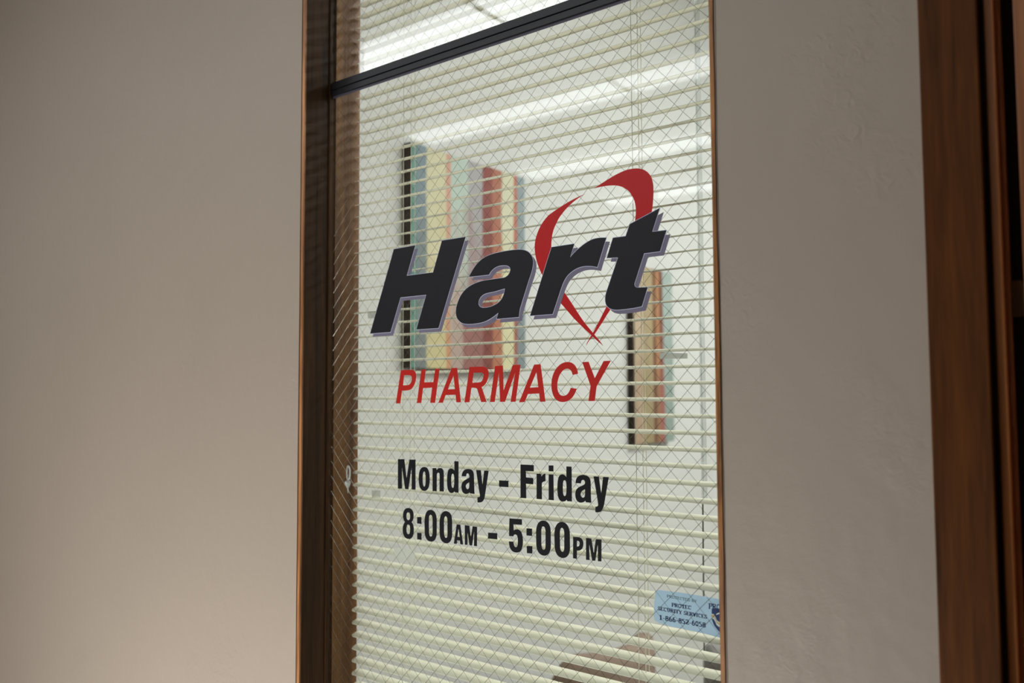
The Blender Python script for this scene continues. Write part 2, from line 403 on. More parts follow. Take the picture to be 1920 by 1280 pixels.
for xc in (-.5695, -1.0162):
    q = MB()
    for yy in (YS-.0012, YS+.0262):
        pts = [(xc+random.uniform(-.0002, .0002), yy, zbot+(ztop-zbot)*i/60) for i in range(61)]
        q.tube(pts, .00055, 5)
    for z in slz:
        q.tube([(xc, YS-.0012, z-.0006), (xc+.0035, YS+.012, z+.0010), (xc, YS+.030, z+.0036)], .0004, 4, False)
    child(q.build('ladder_cord', M['cord']), bl)
    child(MB().tube([(xc+.001, YS+.0155, zbot), (xc+.001, YS+.0155, ztop)], .0006, 5).build('lift_cord', M['cord']), bl)
child(MB().tube([(-1.0565, YS-.001, zbot), (-1.0565, YS-.001, ztop)], .0004, 5).build('lift_cord', M['cord']), bl)
# clear wand with a slim rod below
wx = -.4868
ww = empty('tilt_wand', (wx, 1.036, ztop-.02)); child(ww, bl)
o = MB().tube([(wx, 1.036, ztop-.02), (wx-.002, 1.036, EYE-.150)], .0042, 6).build('wand_tube', M['clear']); child(o, ww)
o = MB().tube([(wx-.0028, 1.0355, ztop-.03), (wx-.0032, 1.0355, EYE-.145)], .0007, 6).build('wand_core', M['clear']); child(o, ww)
o = MB().tube([(wx-.0045, 1.036, EYE-.148), (wx-.0085, 1.036, EYE-.62)], .00125, 6).build('wand_rod', M['wand_core']); child(o, ww)
for o in ww.children: o.matrix_parent_inverse = Matrix.Translation((wx, 1.036, ztop-.02)).inverted()

# ---------------------------------------------------------------- lettering: outlines measured on the glass plane
def flat(path, ox, oy, s, n=9):
    """SVG-like path -> list of closed point lists in photograph pixels"""
    tk_ = path.replace(',', ' ').split(); out = []; cur = None; i = 0; cmd = None
    def num():
        nonlocal i
        v = float(tk_[i]); i += 1; return v
    while i < len(tk_):
        if tk_[i] in 'MLCZ': cmd = tk_[i]; i += 1
        if cmd == 'Z': out.append(cur); cur = None; continue
        if cmd == 'M': cur = [(num(), num())]; cmd = 'L'
        elif cmd == 'L': cur.append((num(), num()))
        elif cmd == 'C':
            a = cur[-1]; b1 = (num(), num()); c1 = (num(), num()); d = (num(), num())
            for k in range(1, n+1):
                t = k/n; u = 1-t
                cur.append(tuple(u**3*a[j]+3*u*u*t*b1[j]+3*u*t*t*c1[j]+t**3*d[j] for j in (0, 1)))
    res = []
    for r in out:
        r = [(ox+x/s, oy+y/s) for x, y in r]
        if math.dist(r[0], r[-1]) < .01: r.pop()
        res.append(r)
    return res
def plane(rings, Y): return [[on(x, y, Y) for x, y in r] for r in rings]
def prism(rings, y0, y1, mb=None, dx=0, dz=0):
    mb = mb or MB()
    P = [[Vector((x+dx, z+dz, 0)) for x, z in r] for r in rings]
    fl = [p for r in P for p in r]; n0 = len(mb.v); N = len(fl)
    mb.v += [(p.x, y0, p.y) for p in fl]+[(p.x, y1, p.y) for p in fl]
    for t in tessellate_polygon(P):
        mb.f.append(tuple(n0+i for i in t)); mb.f.append(tuple(n0+N+i for i in t[::-1])); mb.m += [0, 0]
    k = n0
    for r in P:
        for i in range(len(r)): mb.f.append((k+i, k+(i+1) % len(r), N+k+(i+1) % len(r), N+k+i)); mb.m.append(0)
        k += len(r)
    return mb
def halo(rings, wd, y0, y1, dx=0, dz=0):
    q = MB()
    for r in rings:
        R = [Vector(p) for p in r]; n = len(R)
        ar = sum(R[i].x*R[(i+1) % n].y-R[(i+1) % n].x*R[i].y for i in range(n))
        k = len(q.v)
        for i in range(n):
            a = (R[i]-R[i-1]).normalized(); b = (R[(i+1) % n]-R[i]).normalized()
            nn = Vector((a.y, -a.x))+Vector((b.y, -b.x))
            nn = nn.normalized() if nn.length > 1e-6 else Vector((a.y, -a.x))
            c = max(.45, nn.dot(Vector((a.y, -a.x)))); d = nn*wd/c
            o1, o2 = R[i]+d, R[i]-d
            q.v += [(o1.x+dx, y0, o1.y+dz), (o2.x+dx, y0, o2.y+dz), (o2.x+dx, y1, o2.y+dz), (o1.x+dx, y1, o1.y+dz)]
        for i in range(n):
            u, v = k+4*i, k+4*((i+1) % n)
            for j in range(4): q.f.append((u+j, u+(j+1) % 4, v+(j+1) % 4, v+j)); q.m.append(0)
    return q

HART = [
 ('letter_h', 680, 430, 6.4, "M 380 238 L 637 192 L 535 556 L 850 517 L 957 136 L 1240 92 L 915 1184 L 650 1201 L 768 785 L 460 817 L 340 1232 L 95 1250 Z"),
 ('letter_a', 840, 455, 7.756, "M 312 497 C 345 420 400 330 460 275 C 530 205 620 172 700 152 C 830 122 930 106 1030 102 C 1100 100 1150 115 1185 145 C 1225 180 1247 235 1243 300 C 1240 370 1215 450 1190 515 L 1085 850 C 1065 920 1050 960 1045 1000 L 1037 1080 L 715 1108 C 720 1080 730 1045 740 1015 C 690 1060 600 1130 510 1155 C 420 1180 300 1190 230 1175 C 170 1155 130 1100 123 1040 C 115 960 140 880 170 810 C 210 720 280 650 360 610 C 430 575 480 560 560 545 L 820 510 C 870 495 905 450 913 400 C 918 360 890 335 850 330 C 780 325 720 340 680 370 C 640 400 615 435 605 465 Z M 835 665 C 825 730 810 790 770 840 C 720 900 620 945 530 947 C 480 948 450 920 450 880 C 450 820 490 765 545 742 C 590 725 640 720 690 708 Z"),
 ('letter_r', 980, 420, 7.111, "M 390 310 L 693 265 L 637 448 C 720 340 850 240 930 208 C 990 185 1060 182 1120 185 L 1000 575 C 950 562 900 558 850 560 C 750 565 660 620 600 690 C 560 740 530 820 510 880 L 405 1200 L 105 1222 Z"),
 ('letter_t', 1120, 380, 5.82, "M 685 60 L 603 318 L 757 302 L 687 532 L 515 553 L 410 880 C 405 910 420 925 445 927 L 553 923 L 490 1130 C 430 1145 330 1162 230 1168 C 160 1172 120 1150 100 1110 C 85 1070 88 1020 105 970 L 230 598 L 108 603 L 175 385 L 313 367 L 358 235 Z"),
]
HEART_L = "M 1096.5 363.6 C 1070 374 1047 390 1029 403 C 1012 420 1003 443 1002.4 463 C 1003 485 1010 502 1017.5 517 C 1028 537 1040 553 1052.2 569 C 1060 578 1067 586 1075.6 596.3 C 1087 608 1098 618 1108.4 628.1 C 1116 635.5 1123 641 1131 648.3 C 1128 643.5 1126 640.5 1122.5 636.6 C 1119 632 1116.5 629.5 1114 626.7 C 1108 619 1102 612 1096.3 604.7 C 1088 593.5 1082 583.5 1075.6 573.8 C 1070 565 1065 557.5 1059.2 549.4 C 1047 528 1036 495 1033.8 463.2 C 1033.8 455 1034.5 447 1035.5 440.9 C 1037 432 1040 425 1043.3 418.6 C 1046 412 1049.5 406 1053.6 401.4 C 1062 389 1077 375 1096.5 363.6 Z"
HEART_R = "M 1113.7 353.3 C 1121 348.5 1128 344 1136 338.7 C 1145 333 1153 328 1161.8 324 C 1169 320.5 1175 318 1182.4 316.8 C 1187 316 1193 315.3 1197.9 315.8 C 1203 316.3 1208 318 1211.6 320.6 C 1216 323.5 1219 327.5 1221.1 331.8 C 1223.5 337 1225 343 1225.4 349.8 C 1225.7 358 1225.6 365 1225 372.2 C 1224.6 380 1223.8 388 1222.5 395.4 C 1216 430 1190 490 1143.1 583.1 C 1138 590 1134 597 1130 603.8 C 1125 611 1120 619 1115 626.3 C 1112 630 1109 633.5 1105.6 637.5 C 1103 641 1101 644.5 1098.6 648.3 C 1100 644 1101.5 641 1103.5 638 C 1106 633 1109 628.5 1111.7 623.9 C 1115 617.5 1118.5 611.5 1121.6 605.6 C 1126.5 596 1131.5 586 1136.6 576.1 C 1168 515 1187 460 1191 412.5 C 1191.8 407 1192.3 402 1192.4 396.2 C 1192.3 390 1191.6 384.5 1190.2 379 C 1188.8 373.5 1187 369.5 1184.2 365.3 C 1181 360 1177 356 1172.1 353.3 C 1167 350 1161 348.3 1155 347.8 C 1149 347.3 1142 347.8 1136 348.6 C 1128 349.6 1121 351 1113.7 353.3 Z"
x1_, z1_ = on(1137.5, 446, YG); x2_, z2_ = on(1144.2, 453, YG); SDX, SDZ = x2_-x1_, z2_-z1_
lg = tag(empty('logo_decal', (-.8, YG-.0002, EYE+.1)), 'large black italic shop name over a red heart swoosh on the glass', 'lettering')
for p, d0 in ((HEART_L, .0), (HEART_R, .00014)):
    o = child(prism(plane(flat(p, 0, 0, 1), YG), YG-.00016-d0, YG-.00004-d0).build('heart_swoosh', M['red_vinyl']), lg)
    o['label'] = 'red ribbon stroke of the heart'
for nm, ox, oy, s, p in HART:
    r = plane(flat(p, ox, oy, s), YG)
    child(prism(r, YG-.0006, YG-.00035, None, SDX, SDZ).build('letter_shadow', M['grey_vinyl']), lg)
    child(halo(r, .0007, YG-.0009, YG-.00065).build('letter_outline', M['pale_vinyl']), lg)
    child(prism(r, YG-.0012, YG-.00095).build('letter', M['black_vinyl']), lg)

PHARM = [
 (730, "M 175 270 L 320 265 C 375 262 405 300 403 360 C 400 440 380 500 340 545 C 310 575 260 578 190 578 L 165 768 L 100 768 Z M 222 345 L 290 345 C 330 345 342 370 338 405 C 334 455 310 492 270 495 L 207 497 Z"),
 (730, "M 483 260 L 548 256 L 522 452 L 662 448 L 690 250 L 755 247 L 687 760 L 615 760 L 642 532 L 507 538 L 480 760 L 413 765 Z"),
 (730, "M 935 238 L 1018 235 L 1075 752 L 1007 752 L 995 637 L 845 643 L 805 757 L 737 760 Z M 965 345 L 985 553 L 878 558 Z"),
 (730, "M 1205 222 L 1390 216 C 1450 214 1492 250 1492 320 C 1492 400 1450 500 1385 522 L 1460 745 L 1380 748 L 1318 550 C 1305 535 1290 533 1232 533 L 1203 750 L 1128 752 Z M 1265 308 L 1370 305 C 1410 305 1418 330 1415 355 C 1410 410 1390 448 1350 452 L 1247 460 Z"),
 (910, "M 148 208 L 265 200 L 275 575 L 415 192 L 530 188 L 455 742 L 380 745 L 450 300 L 295 745 L 222 745 L 205 300 L 142 745 L 70 748 Z"),
 (910, "M 733 187 L 830 180 L 903 742 L 823 745 L 808 620 L 640 628 L 590 748 L 508 752 Z M 768 300 L 797 525 L 668 532 Z"),
 (910, "M 1390 325 L 1310 340 C 1300 285 1275 245 1225 247 C 1150 250 1085 370 1080 490 C 1078 590 1110 655 1170 655 C 1220 655 1260 610 1283 535 L 1370 548 C 1340 670 1260 748 1160 748 C 1050 748 990 640 992 480 C 995 300 1100 150 1230 146 C 1330 145 1385 225 1390 325 Z"),
 (910, "M 1455 150 L 1550 143 L 1643 390 L 1775 133 L 1883 128 L 1670 515 L 1642 732 L 1548 733 L 1580 505 Z"),
]
ph = tag(empty('word_decal', (-.8, YG-.0002, EYE-.0)), 'red condensed italic PHARMACY lettering on the glass below the logo', 'lettering')
for ox, p in PHARM:
    child(prism(plane(flat(p, ox, 660, 8), YG), YG-.0003, YG-.00005).build('letter', M['red_vinyl2']), ph)

C1 = (740, 850, 16); C2 = (830, 860, 14.225); C3 = (960, 860, 15.06); C4 = (1040, 870, 13.47)
DAYS = [
 (C1, "M 100 168 L 292 168 L 360 740 L 447 178 L 628 182 L 628 1082 L 512 1078 L 512 400 L 415 1072 L 315 1062 L 222 400 L 222 1055 L 100 1052 Z"),
 (C1, "M 888 400 C 1000 400 1055 520 1055 760 C 1055 1000 1000 1120 890 1120 C 780 1115 722 990 722 755 C 722 520 780 400 888 400 Z M 888 538 C 920 538 932 620 932 770 C 932 920 920 990 890 992 C 858 990 843 910 843 760 C 843 610 858 538 888 538 Z"),
 (C1, "M 1138 435 L 1255 438 L 1260 500 C 1290 450 1330 430 1375 432 C 1450 440 1475 510 1477 600 L 1477 1140 L 1350 1132 L 1350 640 C 1350 590 1335 575 1312 575 C 1280 575 1265 610 1265 660 L 1265 1132 L 1138 1120 Z"),
 (C2, "M 315 60 L 425 65 L 425 903 L 322 890 L 318 860 C 300 890 270 912 235 910 C 150 900 118 780 118 580 C 118 380 145 255 225 252 C 262 252 295 280 315 315 Z M 270 395 C 300 395 312 460 312 560 C 312 700 305 770 272 775 C 240 770 230 690 230 570 C 230 460 240 395 270 395 Z"),
 (C2, "M 510 465 C 515 340 570 268 680 268 C 790 270 832 330 835 430 L 845 800 C 846 860 850 900 855 935 L 735 920 L 728 880 C 700 920 660 938 615 935 C 540 925 503 850 503 740 C 503 640 540 600 600 560 C 660 525 710 510 715 480 C 720 430 700 385 670 383 C 640 385 630 420 628 465 Z M 713 620 C 650 650 618 690 618 730 C 620 785 635 805 665 805 C 700 805 712 760 713 700 Z"),
 (C2, "M 895 300 L 1020 303 L 1065 690 L 1110 312 L 1228 317 L 1140 900 C 1125 1020 1110 1090 1070 1130 C 1040 1160 1000 1168 930 1160 L 930 1020 C 975 1022 1000 1015 998 985 C 995 930 975 870 970 820 Z"),
 ((0, 0, 1), "M 935.9 900.2 L 953.5 901 L 953.5 913 L 935.9 912 Z"),
 (C3, "M 243 158 L 618 175 L 618 350 L 392 340 L 400 522 L 603 540 L 603 718 L 398 703 L 405 1112 L 243 1100 Z"),
 (C3, "M 697 415 L 828 425 L 832 500 C 860 450 900 420 945 412 L 948 632 C 900 635 860 650 845 690 L 845 1142 L 697 1128 Z"),
 (C3, "M 1038 185 L 1172 185 L 1172 355 L 1038 352 Z"), (C3, "M 1038 435 L 1172 440 L 1183 1168 L 1038 1155 Z"),
 (C4, "M 297 55 L 430 60 L 437 940 L 315 930 L 308 890 C 285 930 245 945 200 943 C 100 930 70 800 70 610 C 70 390 95 260 185 253 C 235 250 272 285 298 330 Z M 253 405 C 290 405 300 470 300 600 C 300 740 290 800 255 803 C 215 798 208 720 208 600 C 208 470 215 405 253 405 Z"),
 (C4, "M 528 475 C 535 330 600 270 715 268 C 840 270 905 330 912 460 L 918 800 C 920 880 925 930 930 970 L 795 962 L 775 920 C 745 960 700 972 650 968 C 560 955 523 870 523 760 C 523 660 560 610 620 575 C 690 540 760 520 768 480 C 775 430 750 395 715 397 C 680 400 668 430 665 485 Z M 770 635 C 690 660 658 710 658 760 C 660 815 690 845 720 843 C 755 840 768 800 770 760 Z"),
 (C4, "M 983 305 L 1118 313 L 1178 740 L 1225 320 L 1370 327 L 1253 1000 C 1240 1090 1210 1150 1160 1200 C 1130 1218 1080 1220 1030 1208 L 1030 1070 C 1070 1075 1105 1060 1100 1010 L 1070 800 Z"),
]
C5 = (745, 940, 14.225); C6 = (845, 970, 19.2); C7 = (940, 960, 13.47); C8 = (1060, 990, 18.29)
HOURS = [
 (C5, "M 290 170 C 390 170 437 250 437 370 C 437 450 415 520 380 548 C 420 580 442 650 442 750 C 442 900 400 1000 308 998 C 200 995 145 900 145 750 C 145 650 170 580 210 545 C 175 520 155 450 155 370 C 155 250 200 170 290 170 Z M 293 287 C 330 290 345 330 345 390 C 345 450 330 490 297 495 C 262 490 245 450 245 385 C 245 325 262 287 293 287 Z M 293 610 C 330 612 343 660 343 740 C 343 820 330 870 298 872 C 262 868 245 815 245 735 C 245 655 262 610 293 610 Z"),
 (C5, "M 532 412 L 642 412 L 648 597 L 530 580 Z"), (C5, "M 532 830 L 648 842 L 648 1018 L 532 1005 Z"),
 (C5, "M 885 218 C 1000 225 1050 330 1053 500 L 1053 830 C 1050 980 1000 1070 905 1068 C 790 1060 735 960 732 800 L 728 520 C 735 330 780 220 885 218 Z M 888 353 C 930 355 943 420 943 520 L 943 800 C 943 880 925 930 893 933 C 858 928 845 860 845 780 L 843 500 C 845 400 858 353 888 353 Z"),
 (C5, "M 1295 252 C 1410 260 1460 360 1463 520 L 1465 870 C 1460 1020 1410 1115 1310 1112 C 1190 1100 1135 1000 1130 850 L 1128 560 C 1135 370 1180 255 1295 252 Z M 1293 393 C 1330 395 1340 450 1340 560 L 1340 850 C 1340 930 1330 970 1300 972 C 1265 968 1250 900 1248 830 L 1245 540 C 1248 440 1262 393 1293 393 Z"),
 (C6, "M 218 248 L 350 252 L 452 970 L 350 962 L 335 825 L 232 820 L 222 945 L 118 935 Z M 287 395 L 330 700 L 245 690 Z"),
 (C6, "M 510 272 L 672 292 L 728 695 L 795 312 L 955 330 L 950 1030 L 842 1018 L 850 480 L 775 1003 L 685 997 L 610 515 L 610 980 L 515 978 Z"),
 (C6, "M 1350 540 L 1680 562 L 1680 785 L 1350 752 Z"),
 (C7, "M 207 155 L 523 175 L 523 320 L 310 305 L 313 462 C 340 435 370 430 410 432 C 500 440 545 550 547 720 C 547 920 500 1020 385 1018 C 260 1010 200 920 193 735 L 307 742 C 315 830 330 882 373 882 C 415 880 422 800 420 700 C 418 610 395 560 355 560 C 325 562 310 580 303 610 L 195 597 Z"),
 (C7, "M 638 405 L 778 412 L 778 598 L 638 585 Z"), (C7, "M 643 850 L 785 855 L 785 1042 L 650 1032 Z"),
 (C7, "M 1055 208 C 1180 215 1245 320 1250 490 L 1252 850 C 1250 1000 1190 1100 1085 1097 C 960 1085 895 980 885 820 L 878 500 C 885 320 940 210 1055 208 Z M 1057 358 C 1105 360 1118 420 1118 530 L 1118 820 C 1118 900 1105 945 1072 948 C 1030 942 1015 870 1012 790 L 1010 500 C 1012 400 1025 358 1057 358 Z"),
 (C7, "M 1525 242 C 1660 255 1725 370 1732 540 L 1735 910 C 1730 1060 1670 1158 1560 1155 C 1430 1145 1365 1040 1350 880 L 1340 560 C 1345 370 1400 245 1525 242 Z M 1530 393 C 1580 400 1592 470 1592 570 L 1592 880 C 1590 960 1575 998 1545 1000 C 1505 995 1488 930 1485 850 L 1480 540 C 1482 440 1500 393 1530 393 Z"),
 (C8, "M 268 293 L 430 300 C 550 310 618 390 622 520 C 622 680 550 770 440 767 L 400 765 L 397 1048 L 268 1028 Z M 400 430 C 460 425 493 460 495 520 C 495 600 460 630 400 625 Z"),
 (C8, "M 712 330 L 893 352 L 978 850 L 1048 372 L 1243 385 L 1240 1135 L 1118 1130 L 1118 540 L 1030 1115 L 920 1105 L 820 520 L 832 1092 L 712 1080 Z"),
]
dd = tag(empty('days_decal', (-.8, YG-.0002, EYE-.12)), 'charcoal condensed lettering Monday - Friday on the glass', 'lettering')
hh = tag(empty('hours_decal', (-.8, YG-.0002, EYE-.2)), 'charcoal condensed lettering 8:00AM - 5:00PM on the glass', 'lettering')
for S_, par in ((DAYS, dd), (HOURS, hh)):
    for (ox, oy, s), p in S_:
        child(prism(plane(flat(p, ox, oy, s), YG), YG-.0003, YG-.00005).build('letter', M['charcoal_vinyl']), par)

# ---------------------------------------------------------------- security sticker on the back of the glass
YK = YGB+.0002
stk = tag(empty('security_sticker', (-.47, YK, EYE-.27)), 'light blue security company sticker behind the lower right corner of glass', 'sticker')
def kpt(x, y): return on(1200+x/10.667, 1080+y/10.667, YK)
def kpoly(pts, d, mb=None): return prism([[kpt(*p) for p in pts]], YK+d, YK+d+.00006, mb)
body = [(300, 330), (350, 270), (420, 282), (700, 312), (1000, 358), (1300, 405), (1560, 450), (1850, 500)]
body += [(1870, 560), (1870, 1200), (1850, 1262), (1560, 1225), (1330, 1160), (900, 1062), (600, 1000), (400, 940), (300, 890), (280, 850), (278, 600)]
child(kpoly(body, .0003).build('sticker_sheet', M['sticker']), stk)
# roman glyphs drawn with a broad nib: heavy uprights, light horizontals, slab serifs
def arc(cx, cy_, rx, ry, a0, a1, n=12): return [(cx+rx*math.cos(math.radians(a0+(a1-a0)*i/n)), cy_+ry*math.sin(math.radians(a0+(a1-a0)*i/n))) for i in range(n+1)]
SF = lambda x, y, w_=.17: [(x-w_, y), (x+w_, y)]
GL = {
 'P': (.66, [[(.18, .04), (.18, .96)], [(.18, .96), (.36, .96)]+arc(.36, .73, .25, .23, 90, -90)+[(.18, .5)], SF(.18, .03), SF(.12, .97, .12)]),
 'R': (.74, [[(.18, .04), (.18, .96)], [(.18, .96), (.36, .96)]+arc(.36, .74, .23, .22, 90, -90)+[(.18, .52)], [(.38, .5), (.66, .03)], SF(.18, .03), SF(.64, .03, .1), SF(.12, .97, .12)]),
 'O': (.80, [arc(.4, .5, .30, .46, 0, 360, 24)]),
 'T': (.70, [[(.35, .04), (.35, .96)], [(.05, .96), (.65, .96)], [(.05, .96), (.05, .74)], [(.65, .96), (.65, .74)], SF(.35, .03)]),
 'E': (.68, [[(.18, .04), (.18, .96)], [(.06, .96), (.58, .96)], [(.06, .04), (.6, .04)], [(.18, .5), (.44, .5)], [(.58, .96), (.58, .76)], [(.6, .04), (.6, .26)]]),
 'C': (.74, [arc(.42, .5, .30, .46, 50, 310, 20), [(.63, .96), (.63, .70)]]),
 'D': (.80, [[(.18, .04), (.18, .96)], [(.06, .96), (.34, .96)]+arc(.34, .5, .34, .46, 90, -90, 14)+[(.06, .04)]]),
 'B': (.72, [[(.18, .04), (.18, .96)], [(.06, .96), (.36, .96)]+arc(.36, .74, .2, .22, 90, -90)+[(.18, .52)], [(.36, .52)]+arc(.36, .28, .25, .24, 90, -90)+[(.06, .04)]]),
 'Y': (.74, [[(.37, .04), (.37, .45)], [(.10, .96), (.37, .45)], [(.64, .96), (.37, .45)], SF(.37, .03), SF(.12, .97, .12), SF(.63, .97, .1)]),
 'S': (.60, [arc(.3, .73, .19, .22, 30, 270, 12)+arc(.3, .27, .21, .23, 90, -150, 12), [(.5, .95), (.5, .75)], [(.08, .05), (.08, .26)]]),
 'U': (.78, [[(.2, .96), (.2, .32)]+arc(.4, .30, .2, .26, 180, 360, 12)+[(.6, .96)], SF(.2, .97, .15), SF(.6, .97, .12)]),
 'I': (.40, [[(.2, .04), (.2, .96)], SF(.2, .03), SF(.2, .97)]),
 'V': (.74, [[(.12, .96), (.37, .04)], [(.62, .96), (.37, .04)], SF(.12, .97, .12), SF(.63, .97, .1)]),
 '1': (.56, [[(.28, .04), (.28, .96)], [(.28, .96), (.1, .82)], SF(.28, .03, .18)]),
 '8': (.56, [arc(.28, .74, .16, .21, 0, 360, 18), arc(.28, .27, .19, .24, 0, 360, 18)]),
 '6': (.56, [arc(.28, .30, .18, .26, 0, 360, 18), arc(.42, .40, .32, .56, 100, 190, 10)]),
 '5': (.56, [[(.48, .95), (.16, .95)], [(.16, .95), (.12, .56)], arc(.24, .32, .22, .28, 100, -140, 14)]),
 '2': (.56, [arc(.27, .70, .19, .25, 170, -30, 12)+[(.10, .08)], [(.08, .06), (.5, .06)], [(.5, .06), (.5, .2)]]),
 '0': (.56, [arc(.28, .5, .18, .46, 0, 360, 20)]),
 '-': (.40, [[(.06, .36), (.34, .36)], [(.06, .40), (.34, .40)]]),
 ' ': (.34, []),
}
def text(s, xa, ya, xb, yb, cap, m_, T=.25, th=.10, name='sticker_line', d=.0002):
    """s set along the baseline from (xa,ya) to (xb,yb) in crop units"""
    q = MB(); tot = sum(GL[c][0] for c in s); L = math.dist((xa, ya), (xb, yb)); sx = L/tot
    ux, uy = (xb-xa)/L, (yb-ya)/L
    P = lambda gx, gy: kpt(xa+ux*gx*sx, ya+uy*gx*sx-gy*cap)
    adv = 0
    for c in s:
        wd, strokes = GL[c]
        for st_ in strokes:
            for (x0, y0), (x1, y1) in zip(st_, st_[1:]):
                dx, dy = x1-x0, y1-y0; l = math.hypot(dx, dy) or 1
                wdt = (th+(T-th)*abs(dy)/l)/2
                if abs(dy)/l > .95 and l < .3: wdt = th*.7
                if (dx > 0) == (dy > 0) and .2 < abs(dy)/l < .95 and len(st_) == 2 and dy*dx > 0: wdt *= .6
                nx, ny = -dy/l*wdt, dx/l*wdt; ex, ey = dx/l*.01, dy/l*.01
                prism([[P(adv+x0+nx-ex, y0+ny-ey), P(adv+x1+nx+ex, y1+ny+ey), P(adv+x1-nx+ex, y1-ny+ey), P(adv+x0-nx-ex, y0-ny-ey)]], YK+d, YK+d+.00008, q)
        adv += wd
    return child(q.build(name, m_), stk)
text('PROTECTED BY', 535, 424, 1135, 530, 56, M['teal_ink'], .17, .08)
text('PROTEC', 628, 606, 1025, 668, 76, M['navy'])
text('SECURITY SERVICES', 352, 676, 1340, 850, 76, M['navy'])
text('1-866-852-6058', 378, 866, 1315, 1028, 98, M['navy'], .22)
text('PROTEC', 1368, 648, 1850, 700, 108, M['navy'], .22)
child(kpoly([(1432, 650), (1500, 636), (1740, 665), (1760, 930), (1712, 1040), (1620, 1130), (1570, 1100), (1480, 985), (1432, 860)], .00024).build('emblem_shield', M['navy']), stk)
band = lambda a, w_: [(x, y-w_) for x, y in a]+[(x, y+w_) for x, y in a[::-1]]
wv_ = [(1428, 800), (1470, 805), (1505, 860), (1530, 925), (1580, 965), (1650, 940), (1765, 860)]
child(kpoly(band(wv_, 50), .00016).build('emblem_band', M['sticker_pale']), stk)
child(kpoly(band([(x, y-12) for x, y in wv_], 20), .00010).build('emblem_wave', M['gold']), stk)
child(kpoly(band([(1520, 760), (1600, 735), (1680, 770)], 14), .00010).build('emblem_mark', M['sticker_pale']), stk)

# small translucent patches on the back of the pane
for px, lab, m_ in (([(689, 583.5), (705, 582.8), (704.5, 596.5), (690, 597)], 'small grey translucent patch left of the first large black letter', 'pane_mark'),
                    ([(697, 919), (713, 919.5), (713, 933), (697, 932.5)], 'small faint translucent patch left of the opening days', 'pane_mark'),
                    ([(738, 1026), (778, 1031), (777, 1050), (740, 1046)], 'faint translucent strip under the opening hours at left', 'pane_mark_pale'),
                    ([(1236, 661.5), (1289, 662), (1289, 672), (1237, 672.5)], 'pale translucent strip right of the last large letter, before the narrow picture', 'pane_mark_pale')):
    tag(prism([[on(x, y, YGB) for x, y in px]], YGB+.0001, YGB+.0003).build('glass_mark', M[m_]), lab, 'pane_mark')

# clear plastic pendant hanging between blind and left jamb
cx, cz = -1.1368, EYE-.1640
pd = tag(empty('crystal_pendant', (cx, .984, cz)), 'small clear faceted plastic pendant hanging beside the left jamb', 'pendant')
q = MB(); prof = [(0, .0085), (.0035, .0075), (.0056, .0045), (.0046, .0005), (.0018, -.0050), (0, -.0075)]
for r_, z_ in prof:
    q.v += [(cx+max(r_, .0001)*math.cos(j*math.pi/3), .984+max(r_, .0001)*math.sin(j*math.pi/3), cz-.0004+z_) for j in range(6)]
for i in range(len(prof)-1):
    for j in range(6): q.f.append((i*6+j, i*6+(j+1) % 6, i*6+6+(j+1) % 6, i*6+6+j)); q.m.append(0)
M['crystal'] = mat('cut_plastic', (.95, .97, .98), .05, .8); M['crystal'].node_tree.nodes['Principled BSDF'].inputs['Transmission Weight'].default_value = .5
child(q.build('faceted_bead', M['crystal']), pd)
lp = [(cx+.0055*math.sin(a)*(.5 if a > math.pi else 1), .984, cz+.020-.0125*math.cos(a)) for a in [i*2*math.pi/16 for i in range(17)]]
child(MB().tube(lp, .0014, 6).build('clear_loop', M['crystal'], smooth=True), pd)
child(MB().tube([(cx, .984, cz-.005), (cx+.0006, .984, cz-.015)], [.0012, .0005], 6).build('clear_tail', M['crystal']), pd)
child(MB().tube([(cx, .984, cz+.0325), (cx+.0004, .986, cz+.07)], .0002, 4).build('thread', M['clear']), pd)

